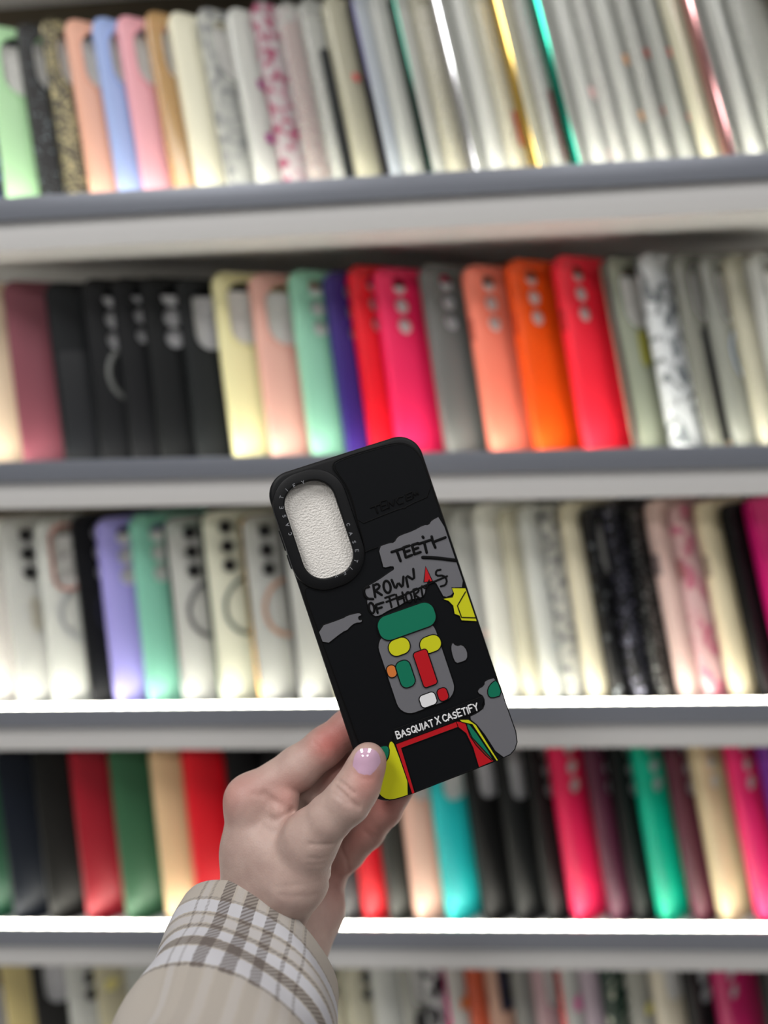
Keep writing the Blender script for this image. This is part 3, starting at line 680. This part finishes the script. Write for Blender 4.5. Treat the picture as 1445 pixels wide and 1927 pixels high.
# ------------------------------------------------------------------ the hand: an implicit surface in the frame of the case
def hp(px, py, wmm): x, y = uvw(px, py, wmm/1000); return np.array((x*1000, y*1000, wmm), dtype=np.float32)
VX = .85
gx0, gy0, gz0, gx1, gy1, gz1 = -166, -180, -84, 32, -33, 30
nx, ny, nz = [int((b_-a_)/VX) for a_, b_ in ((gx0, gx1), (gy0, gy1), (gz0, gz1))]
GX = (gx0 + VX*np.arange(nx, dtype=np.float32))[:, None, None]
GY = (gy0 + VX*np.arange(ny, dtype=np.float32))[None, :, None]
GZ = (gz0 + VX*np.arange(nz, dtype=np.float32))[None, None, :]
def cone(a, c, ra, rb, sq=None):
    """rounded cone; sq = (axis, factor) squashes the section along an axis"""
    ab = c-a; L2 = float(ab@ab)
    px, py, pz = GX-a[0], GY-a[1], GZ-a[2]
    t = np.clip((px*ab[0]+py*ab[1]+pz*ab[2])/L2, 0, 1)
    qx, qy, qz = px-t*ab[0], py-t*ab[1], pz-t*ab[2]
    if sq is not None:
        n_, f_ = sq; dd = (qx*n_[0]+qy*n_[1]+qz*n_[2])*(1/f_-1)
        qx, qy, qz = qx+dd*n_[0], qy+dd*n_[1], qz+dd*n_[2]
    return np.sqrt(qx*qx+qy*qy+qz*qz) - (ra+(rb-ra)*t)
def smin(a, c, k):
    h_ = np.maximum(k-np.abs(a-c), 0)/k
    return np.minimum(a, c) - h_*h_*k*.25
def chain(pts, k=4, sq=None):
    d = None
    for (a, ra), (c, rb) in zip(pts, pts[1:]):
        e = cone(a, c, ra, rb, sq); d = e if d is None else smin(d, e, k)
    return d
def dist(p): return np.sqrt((GX-p[0])**2+(GY-p[1])**2+(GZ-p[2])**2)
Z = np.array((0, 0, 1), dtype=np.float32)
# joints (photo px, depth in mm from the back of the case, radius mm)
IM, MM, RM, PM = hp(470, 1506, -24), hp(515, 1530, -43), hp(560, 1585, -56), hp(606, 1650, -60)
WRa, WRb = hp(462, 1740, -26), hp(548, 1772, -40)
palm = chain([(IM, 11.3), (hp(470, 1600, -24), 13.2), (WRa, 14)], 6)
palm = smin(palm, chain([(MM, 12), (hp(520, 1640, -44), 14), (WRb, 14)], 6), 10)
palm = smin(palm, chain([(RM, 11.5), (hp(560, 1700, -54), 13.5), (WRb, 14)], 6), 10)
palm = smin(palm, chain([(PM, 11.5), (hp(598, 1712, -50), 13.0), (hp(560, 1790, -44), 14)], 6), 8)
palm = smin(palm, chain([(WRa, 14), (hp(408, 1930, -4), 17)], 6), 8)
palm = smin(palm, chain([(WRb, 14.5), (hp(470, 1950, -22), 18)], 6), 10)
# thenar mass, thumb metacarpal and the web to the index finger
TM = hp(585, 1578, 1)
thenar = chain([(TM, 11.8), (hp(556, 1650, -6), 14.8), (hp(520, 1735, -20), 13)], 6)
palm = smin(palm, thenar, 12)
palm = smin(palm, chain([(hp(505, 1600, -14), 11.0), (hp(500, 1690, -18), 12)], 6), 12)
palm = smin(palm, cone(hp(534, 1503, -17), hp(530, 1538, -14), 7.5, 7.5), 5)
d = palm
FING = {
 'index': [(IM, 11.3), (hp(560, 1446, -22), 10.3), (hp(611, 1405, -21), 9.4), (hp(655, 1369, -21), 8.6), (hp(700, 1340, -20), 7.6)],
 'middle': [(MM, 11), (hp(597, 1500, -36), 9.8), (hp(648, 1458, -30), 9.4), (hp(700, 1420, -23), 8.6), (hp(735, 1395, -20), 7.6)],
 'ring': [(RM, 10.5), (hp(600, 1545, -50), 9.2), (hp(655, 1488, -38), 8.8), (hp(712, 1448, -26), 8.2), (hp(750, 1425, -20), 7.4)],
 'little': [(PM, 10.0), (hp(652, 1604, -50), 9.2), (hp(692, 1564, -40), 8.5), (hp(726, 1524, -30), 7.8), (hp(752, 1486, -21), 7.0)]}
for nme, pts in FING.items():
    f = chain(pts, 3)
    kk = np.clip(7*(1-(dist(pts[0][0])-12)/16), .6, 7)
    d = smin(d, f, kk)
thumb = [(TM, 11.8), (hp(618, 1540, 7), 9.9), (hp(655, 1506, 10.5), 9.9), (hp(676, 1476, 10), 9.0), (hp(690, 1440, 8.9), 7.6), (hp(694, 1428, 8.2), 6.6)]
f = chain(thumb, 4)
pad = cone(hp(672, 1478, 8.8), hp(692, 1434, 7.8), 8.2, 7.0)
f = smin(f, pad, 4)
kk = np.clip(9*(1-(dist(TM)-10)/18), .6, 9)
d = smin(d, f, kk)
# creases and tendons
def crease(pts, depth, sig):
    global d
    m_ = None
    for a, c in zip(pts, pts[1:]):
        e = cone(a, c, 0, 0); m_ = e if m_ is None else np.minimum(m_, e)
    d = d + depth*np.exp(-(m_/sig)**2)
def surf_w(px, py, w0=44):
    """depth of the skin seen at a photo point"""
    for wv in np.arange(w0, gz0+2, -.4):
        x, y = uvw(px, py, wv/1000); i, j, k_ = (x*1000-gx0)/VX, (y*1000-gy0)/VX, (wv-gz0)/VX
        i0, j0, k0 = int(i), int(j), int(k_)
        if 0 <= i0 < nx-1 and 0 <= j0 < ny-1 and 0 <= k0 < nz-1:
            fx, fy, fz = i-i0, j-j0, k_-k0; c8 = d[i0:i0+2, j0:j0+2, k0:k0+2]
            val = (((c8[0]*(1-fx)+c8[1]*fx)[0]*(1-fy)+(c8[0]*(1-fx)+c8[1]*fx)[1]*fy)*np.array((1-fz, fz))).sum()
            if val < 0: return float(wv)
    return None
def on_skin(pts, sink=0):
    out = []
    for x, y in pts:
        wv = surf_w(x, y)
        if wv is not None: out.append(hp(x, y, wv-sink))
    return out
q = lambda x, y: (380+x/3.4405, 1340+y/3.4405)       # crop 2 pixels
CRE = [([(885, 445), (925, 475), (985, 525)], .8, .8), ([(860, 480), (905, 520), (965, 580), (1015, 620)], 1.1, .9), ([(850, 520), (900, 560), (950, 600)], .6, .8),
       ([(985, 400), (1030, 432), (1100, 432)], .35, 1.0),
       ([(400, 525), (440, 560), (520, 605), (580, 640)], .9, 1.6), ([(330, 530), (400, 550), (430, 600)], .4, 1.2), ([(440, 690), (480, 700), (580, 645)], 1.1, 1.8),
       ([(580, 640), (630, 615), (655, 590)], .8, 1.4),
       ([(690, 855), (780, 860), (860, 850)], .6, 1.0), ([(700, 945), (790, 945), (845, 925)], .35, 1.0), ([(690, 985), (780, 985), (830, 960)], .3, .9), ([(500, 1185), (620, 1190), (740, 1180)], .25, 1.1),
       ([(480, 1130), (600, 1120), (760, 1090)], .25, 1.0), ([(720, 190), (765, 230), (785, 290)], .35, .9), ([(735, 170), (790, 200), (810, 240)], .25, .8),
       ([(1050, 770), (1095, 810), (1115, 850)], .5, .9), ([(1075, 765), (1120, 800)], .3, .8),
       ([(900, 880), (935, 950), (950, 1030)], .8, 1.1), ([(822, 1085), (860, 1130), (880, 1190)], .9, 1.1), ([(780, 1250), (790, 1300), (795, 1380)], .3, 1.0), ([(820, 1210), (830, 1280), (828, 1350)], .3, 1.0)]
for pts, dep, sg in CRE:
    P = on_skin([q(*p) for p in pts])
    if len(P) > 1: crease(P, dep, sg)

def surface_nets(D):
    ins = D < 0
    c = ins[:-1, :-1, :-1].astype(np.int8)*0
    s = sum(ins[i:nx-1+i, j:ny-1+j, k_:nz-1+k_].astype(np.int8) for i in (0, 1) for j in (0, 1) for k_ in (0, 1))
    act = (s > 0) & (s < 8); idx = np.full(act.shape, -1, np.int32); A = np.argwhere(act); idx[act] = np.arange(len(A))
    acc = np.zeros((len(A), 3), np.float64); cnt = np.zeros(len(A))
    cor = [(i, j, k_) for i in (0, 1) for j in (0, 1) for k_ in (0, 1)]
    for ai, a_ in enumerate(cor):
        for b_ in cor[ai+1:]:
            if sum(abs(x-y) for x, y in zip(a_, b_)) != 1: continue
            va = D[A[:, 0]+a_[0], A[:, 1]+a_[1], A[:, 2]+a_[2]]; vb = D[A[:, 0]+b_[0], A[:, 1]+b_[1], A[:, 2]+b_[2]]
            mk_ = (va < 0) != (vb < 0); t_ = np.where(mk_, va/np.where(mk_, va-vb, 1), 0)
            p = np.array(a_)[None] + t_[:, None]*(np.array(b_)-np.array(a_))[None]
            acc += p*mk_[:, None]; cnt += mk_
    V = A + acc/cnt[:, None]
    F = []
    for ax in range(3):
        o1, o2 = [q_ for q_ in range(3) if q_ != ax]
        sl0 = [slice(None)]*3; sl1 = [slice(None)]*3; sl0[ax] = slice(0, -1); sl1[ax] = slice(1, None)
        ch = ins[tuple(sl0)] != ins[tuple(sl1)]; E = np.argwhere(ch)
        E = E[(E[:, o1] > 0) & (E[:, o2] > 0) & (E[:, o1] < D.shape[o1]-1) & (E[:, o2] < D.shape[o2]-1)]
        def cell(a_, b_):
            C_ = E.copy(); C_[:, o1] -= a_; C_[:, o2] -= b_; return idx[C_[:, 0], C_[:, 1], C_[:, 2]]
        Q = np.stack([cell(1, 1), cell(0, 1), cell(0, 0), cell(1, 0)], 1)
        flip = ins[E[:, 0], E[:, 1], E[:, 2]] ^ (ax == 1); Q[~flip] = Q[~flip][:, ::-1]; F.append(Q)
    F = np.concatenate(F); F = F[(F >= 0).all(1)]
    return V*VX + np.array((gx0, gy0, gz0)), F
V, F = surface_nets(d)
me = bpy.data.meshes.new('hand'); me.from_pydata((V/1000).tolist(), [], F.tolist()); me.update()
for p in me.polygons: p.use_smooth = True
# warmer skin over joints, finger sides and tips
spots = [(611, 1400, -12, 9, .7), (655, 1370, -12, 12, .65), (540, 1495, -8, 10, .45), (676, 1500, 20, 7, .15), (690, 1462, 16, 8, .6), (700, 1545, -32, 16, .55), (650, 1455, -22, 14, .5),
         (650, 1650, -45, 16, .5), (470, 1480, -14, 10, .28), (740, 1500, -22, 12, .7), (640, 1600, -30, 12, .4), (430, 1500, -20, 9, .4), (715, 1440, 5, 8, .5)]
bl = np.zeros(len(V))
for x, y, wv, s, a_ in spots: bl += a_*np.exp(-(np.linalg.norm(V-hp(x, y, wv), axis=1)/s)**2)
at = me.attributes.new('blush', 'FLOAT', 'POINT'); at.data.foreach_set('value', np.clip(bl, 0, 1).astype(np.float32))
m, nt, b = new_mat('skin'); t = N(nt, 'ShaderNodeTexCoord'); n1 = N(nt, 'ShaderNodeTexNoise'); n1.inputs['Scale'].default_value = 120; n1.inputs['Detail'].default_value = 4
nt.links.new(t.outputs['Object'], n1.inputs['Vector']); at_ = N(nt, 'ShaderNodeAttribute'); at_.attribute_name = 'blush'
c1 = ramp(nt, n1.outputs['Fac'], ((.3, lin((172, 146, 137))), (.7, lin((185, 160, 150)))))
mx = N(nt, 'ShaderNodeMix', data_type='RGBA'); nt.links.new(at_.outputs['Fac'], mx.inputs[0]); nt.links.new(c1, mx.inputs[6]); mx.inputs[7].default_value = (*lin((184, 108, 100)), 1)
nt.links.new(mx.outputs[2], b.inputs['Base Color']); b.inputs['Roughness'].default_value = .5; b.inputs['Specular IOR Level'].default_value = .35
b.inputs['Subsurface Weight'].default_value = .12; b.inputs['Subsurface Radius'].default_value = (1, .35, .2); b.inputs['Subsurface Scale'].default_value = .003
n2 = N(nt, 'ShaderNodeTexVoronoi'); n2.inputs['Scale'].default_value = 1100; nt.links.new(t.outputs['Object'], n2.inputs['Vector'])
bump(nt, b, n2.outputs['Distance'], .22, .0003)
PERSON = empty('person', mat=H4)
tag(PERSON, 'left hand in a plaid coat sleeve holding up the black phone case, thumb in front', 'person')
hand = mesh_obj('hand', me, m, PERSON)
# thumb nail: a glossy lilac plate following the skin
cx, cy = q(1066, 342); bm = bmesh.new(); NR, NA = 9, 30; grid = []
tx, ty = .10, -1.0; L = math.hypot(tx, ty); tx, ty = tx/L, ty/L
wc_ = surf_w(cx, cy); 
def nail_pt(r_, a_, lift):
    a1, b1 = 26.0, 31.5; ca, sa = math.cos(a_), math.sin(a_)
    e = 2/2.5; sx = a1*r_*math.copysign(abs(ca)**e, ca); sy = b1*r_*math.copysign(abs(sa)**e, sa)
    x = cx + sx*(-ty) + sy*tx; y = cy + sx*tx + sy*ty
    wv = surf_w(x, y) or wc_
    wn = wc_ + .3 - (sx/24.5)**2*2.3 - (max(sy, 0)/29)**2*1.5 - (max(-sy, 0)/29)**2*.2
    wv = max(wv, wn-.4)*.45 + wn*.55
    p = hp(x, y, wv + lift); return bm.verts.new(Vector(p.tolist())/1000)
top = [[nail_pt(i/NR, 2*math.pi*j/NA, .55*(1-(i/NR)**4)+.15) for j in range(NA)] for i in range(1, NR+1)]
low = [nail_pt(1.0, 2*math.pi*j/NA, -1.3) for j in range(NA)]
ctr = nail_pt(0, 0, .7)
for j in range(NA): bm.faces.new((ctr, top[0][j], top[0][(j+1) % NA]))
for a, c in list(zip(top, top[1:])) + [(top[-1], low)]:
    for j in range(NA): bm.faces.new((a[j], c[j], c[(j+1) % NA], a[(j+1) % NA]))
bmesh.ops.smooth_vert(bm, verts=[v for r_ in top[:-1] for v in r_], factor=.5, use_axis_x=True, use_axis_y=True, use_axis_z=True)
nail = bm_obj('thumb_nail', bm, plain((206, 168, 192), .08, .7, coat=1, name='lilac_polish'), hand); nail['label'] = 'glossy lilac painted thumb nail'

# ------------------------------------------------------------------ coat sleeve
m, nt, b = new_mat('plaid_wool'); t = N(nt, 'ShaderNodeUVMap'); sp = N(nt, 'ShaderNodeSeparateXYZ'); nt.links.new(t.outputs[0], sp.inputs[0])
def band(out, period, bands):
    """piecewise bands in millimetres -> 0..1"""
    mm = N(nt, 'ShaderNodeMath', operation='MODULO'); ad = N(nt, 'ShaderNodeMath', operation='ADD'); ad.inputs[1].default_value = period*20
    nt.links.new(out, ad.inputs[0]); nt.links.new(ad.outputs[0], mm.inputs[0]); mm.inputs[1].default_value = period
    dv_ = N(nt, 'ShaderNodeMath', operation='DIVIDE'); dv_.inputs[1].default_value = period; nt.links.new(mm.outputs[0], dv_.inputs[0])
    st = [(0, (0, 0, 0))]
    for a_, b_, v_ in bands: st += [(a_/period, (v_,)*3), (b_/period, (0, 0, 0))]
    return ramp(nt, dv_.outputs[0], st, True)
# wobble the yarn a little
nz1 = N(nt, 'ShaderNodeTexNoise'); nz1.inputs['Scale'].default_value = .5; nt.links.new(t.outputs[0], nz1.inputs['Vector'])
def wob(out, amt):
    a_ = N(nt, 'ShaderNodeMath', operation='MULTIPLY_ADD'); nt.links.new(nz1.outputs['Fac'], a_.inputs[0]); a_.inputs[1].default_value = amt; nt.links.new(out, a_.inputs[2]); return a_.outputs[0]
ush = N(nt, 'ShaderNodeMath', operation='SUBTRACT'); nt.links.new(sp.outputs[0], ush.inputs[0]); ush.inputs[1].default_value = 34
U, S_ = wob(ush.outputs[0], 1.2), wob(sp.outputs[1], 1.2)
brU = band(U, 92, ((0, 6, .9), (12, 18, .9), (24, 28.5, .8), (35, 37, .6), (43, 44.5, .5), (80, 81.5, .5), (86, 87.5, .4)))
brS = band(S_, 74, ((10, 11, .4), (17.5, 18.5, .5), (23, 24.5, .6), (30, 34.5, .85), (43, 44.2, .7)))
whS = band(S_, 74, ((11.3, 17, 1), (19.0, 22.5, .5), (25, 29.5, 1), (35, 42.5, 1)))
whU = band(U, 92, ((7, 11, .6), (19, 23, .7), (29.5, 34, .6), (38, 42, .5), (82, 85.5, .9)))
def mth(op, a_, b_):
    n_ = N(nt, 'ShaderNodeMath', operation=op)
    for i, v_ in enumerate((a_, b_)):
        if isinstance(v_, (int, float)): n_.inputs[i].default_value = v_
        else: nt.links.new(v_, n_.inputs[i])
    return n_.outputs[0]
tw = mth('SINE', mth('MULTIPLY', mth('ADD', sp.outputs[0], mth('MULTIPLY', sp.outputs[1], 1.3)), 2.6), 0)
tw01 = mth('MULTIPLY_ADD', tw, .26); nt.nodes[-1].inputs[2].default_value = .74
cuff = ramp(nt, mth('DIVIDE', sp.outputs[1], 100), ((0, (1, 1, 1)), (.44, (.12, .12, .12))), True)
sumb = mth('ADD', mth('MULTIPLY', brU, cuff), brS)
brown = mth('MINIMUM', mth('MULTIPLY', sumb, tw01), .95)
white = mth('MULTIPLY', mth('MAXIMUM', mth('MULTIPLY', whS, .9), mth('MULTIPLY', whU, .25)), 1)
def mixc(f_, a_, b_):
    n_ = N(nt, 'ShaderNodeMix', data_type='RGBA'); nt.links.new(f_, n_.inputs[0])
    for s_, v_ in ((6, a_), (7, b_)):
        if isinstance(v_, tuple): n_.inputs[s_].default_value = (*lin(v_), 1)
        else: nt.links.new(v_, n_.inputs[s_])
    return n_.outputs[2]
colr = mixc(brown, mixc(white, (206, 196, 184), (232, 232, 240)), (92, 76, 68))
nt.links.new(colr, b.inputs['Base Color']); b.inputs['Roughness'].default_value = .95; b.inputs['Specular IOR Level'].default_value = .1
b.inputs['Sheen Weight'].default_value = .3
nf = N(nt, 'ShaderNodeTexNoise'); nf.inputs['Scale'].default_value = 3.2; nf.inputs['Detail'].default_value = 6; nt.links.new(t.outputs[0], nf.inputs['Vector'])
bump(nt, b, nf.outputs['Fac'], .9, .0016)
# centreline of the sleeve: from the cuff back towards the viewer
C0 = Vector(hp(480, 1799, -19).tolist()); C1 = Vector(hp(412, 2030, 30).tolist())
ax_ = (C1-C0).normalized(); e1 = ax_.cross(Vector((0, 0, 1))).normalized(); e2 = e1.cross(ax_).normalized()
if e2.z < 0: e2 = -e2; 
NS, NA = 60, 120
RAD = 42.0
def slv(s, a_, inset=0):
    """s mm from the rim, a_ angle; e2 faces the viewer"""
    w_ = 1 + .02*math.sin(3*a_+s*.05) + .012*math.sin(5*a_-s*.09+1)
    rx = RAD*(1.0 + .0022*s)*w_ - inset; ry = (RAD*.93)*(1.0 + .0018*s)*w_ - inset
    fold = 1.6*math.sin(s*.16 + 1.5*math.sin(a_*2))*min(1, s/25)
    se = s - 12.5*math.cos(a_)*max(0, 1-s/120)
    fold += 3.0*min(1, max(0, (s-24)/2))*max(0, -math.cos(a_))**6
    return C0 + ax_*se + e1*(rx+fold)*math.cos(a_) + e2*(ry+fold)*math.sin(a_)
bm = bmesh.new(); uvl = bm.loops.layers.uv.new('UVMap'); rows_ = []; uvd = {}
prof = [(22, 3.2), (12, 3.2), (4, 3.0), (1.0, 2.4), (0, 1.2), (.6, .3), (2, 0)] + [(2+i*1.9, 0) for i in range(1, NS)]
for k_, (s, ins_) in enumerate(prof):
    rr_ = []
    for j in range(NA+1):
        a_ = 2*math.pi*j/NA
        if j < NA:
            v = bm.verts.new(slv(s, a_, ins_)/1000); rr_.append(v)
    rows_.append(rr_)
arc = [0]
for (a_, b_) in zip(prof, prof[1:]): arc.append(arc[-1] + math.hypot(b_[0]-a_[0], b_[1]-a_[1]))
rim = arc[5]
for k_ in range(len(prof)-1):
    for j in range(NA):
        f_ = bm.faces.new((rows_[k_][j], rows_[k_+1][j], rows_[k_+1][(j+1) % NA], rows_[k_][(j+1) % NA]))
        for lp, (kk_, jj) in zip(f_.loops, ((k_, j), (k_+1, j), (k_+1, j+1), (k_, j+1))):
            lp[uvl].uv = (jj/NA*2*math.pi*RAD, arc[kk_]-rim)
sleeve = bm_obj('coat_sleeve', bm, m, PERSON); sleeve['label'] = 'beige and brown plaid wool coat sleeve'
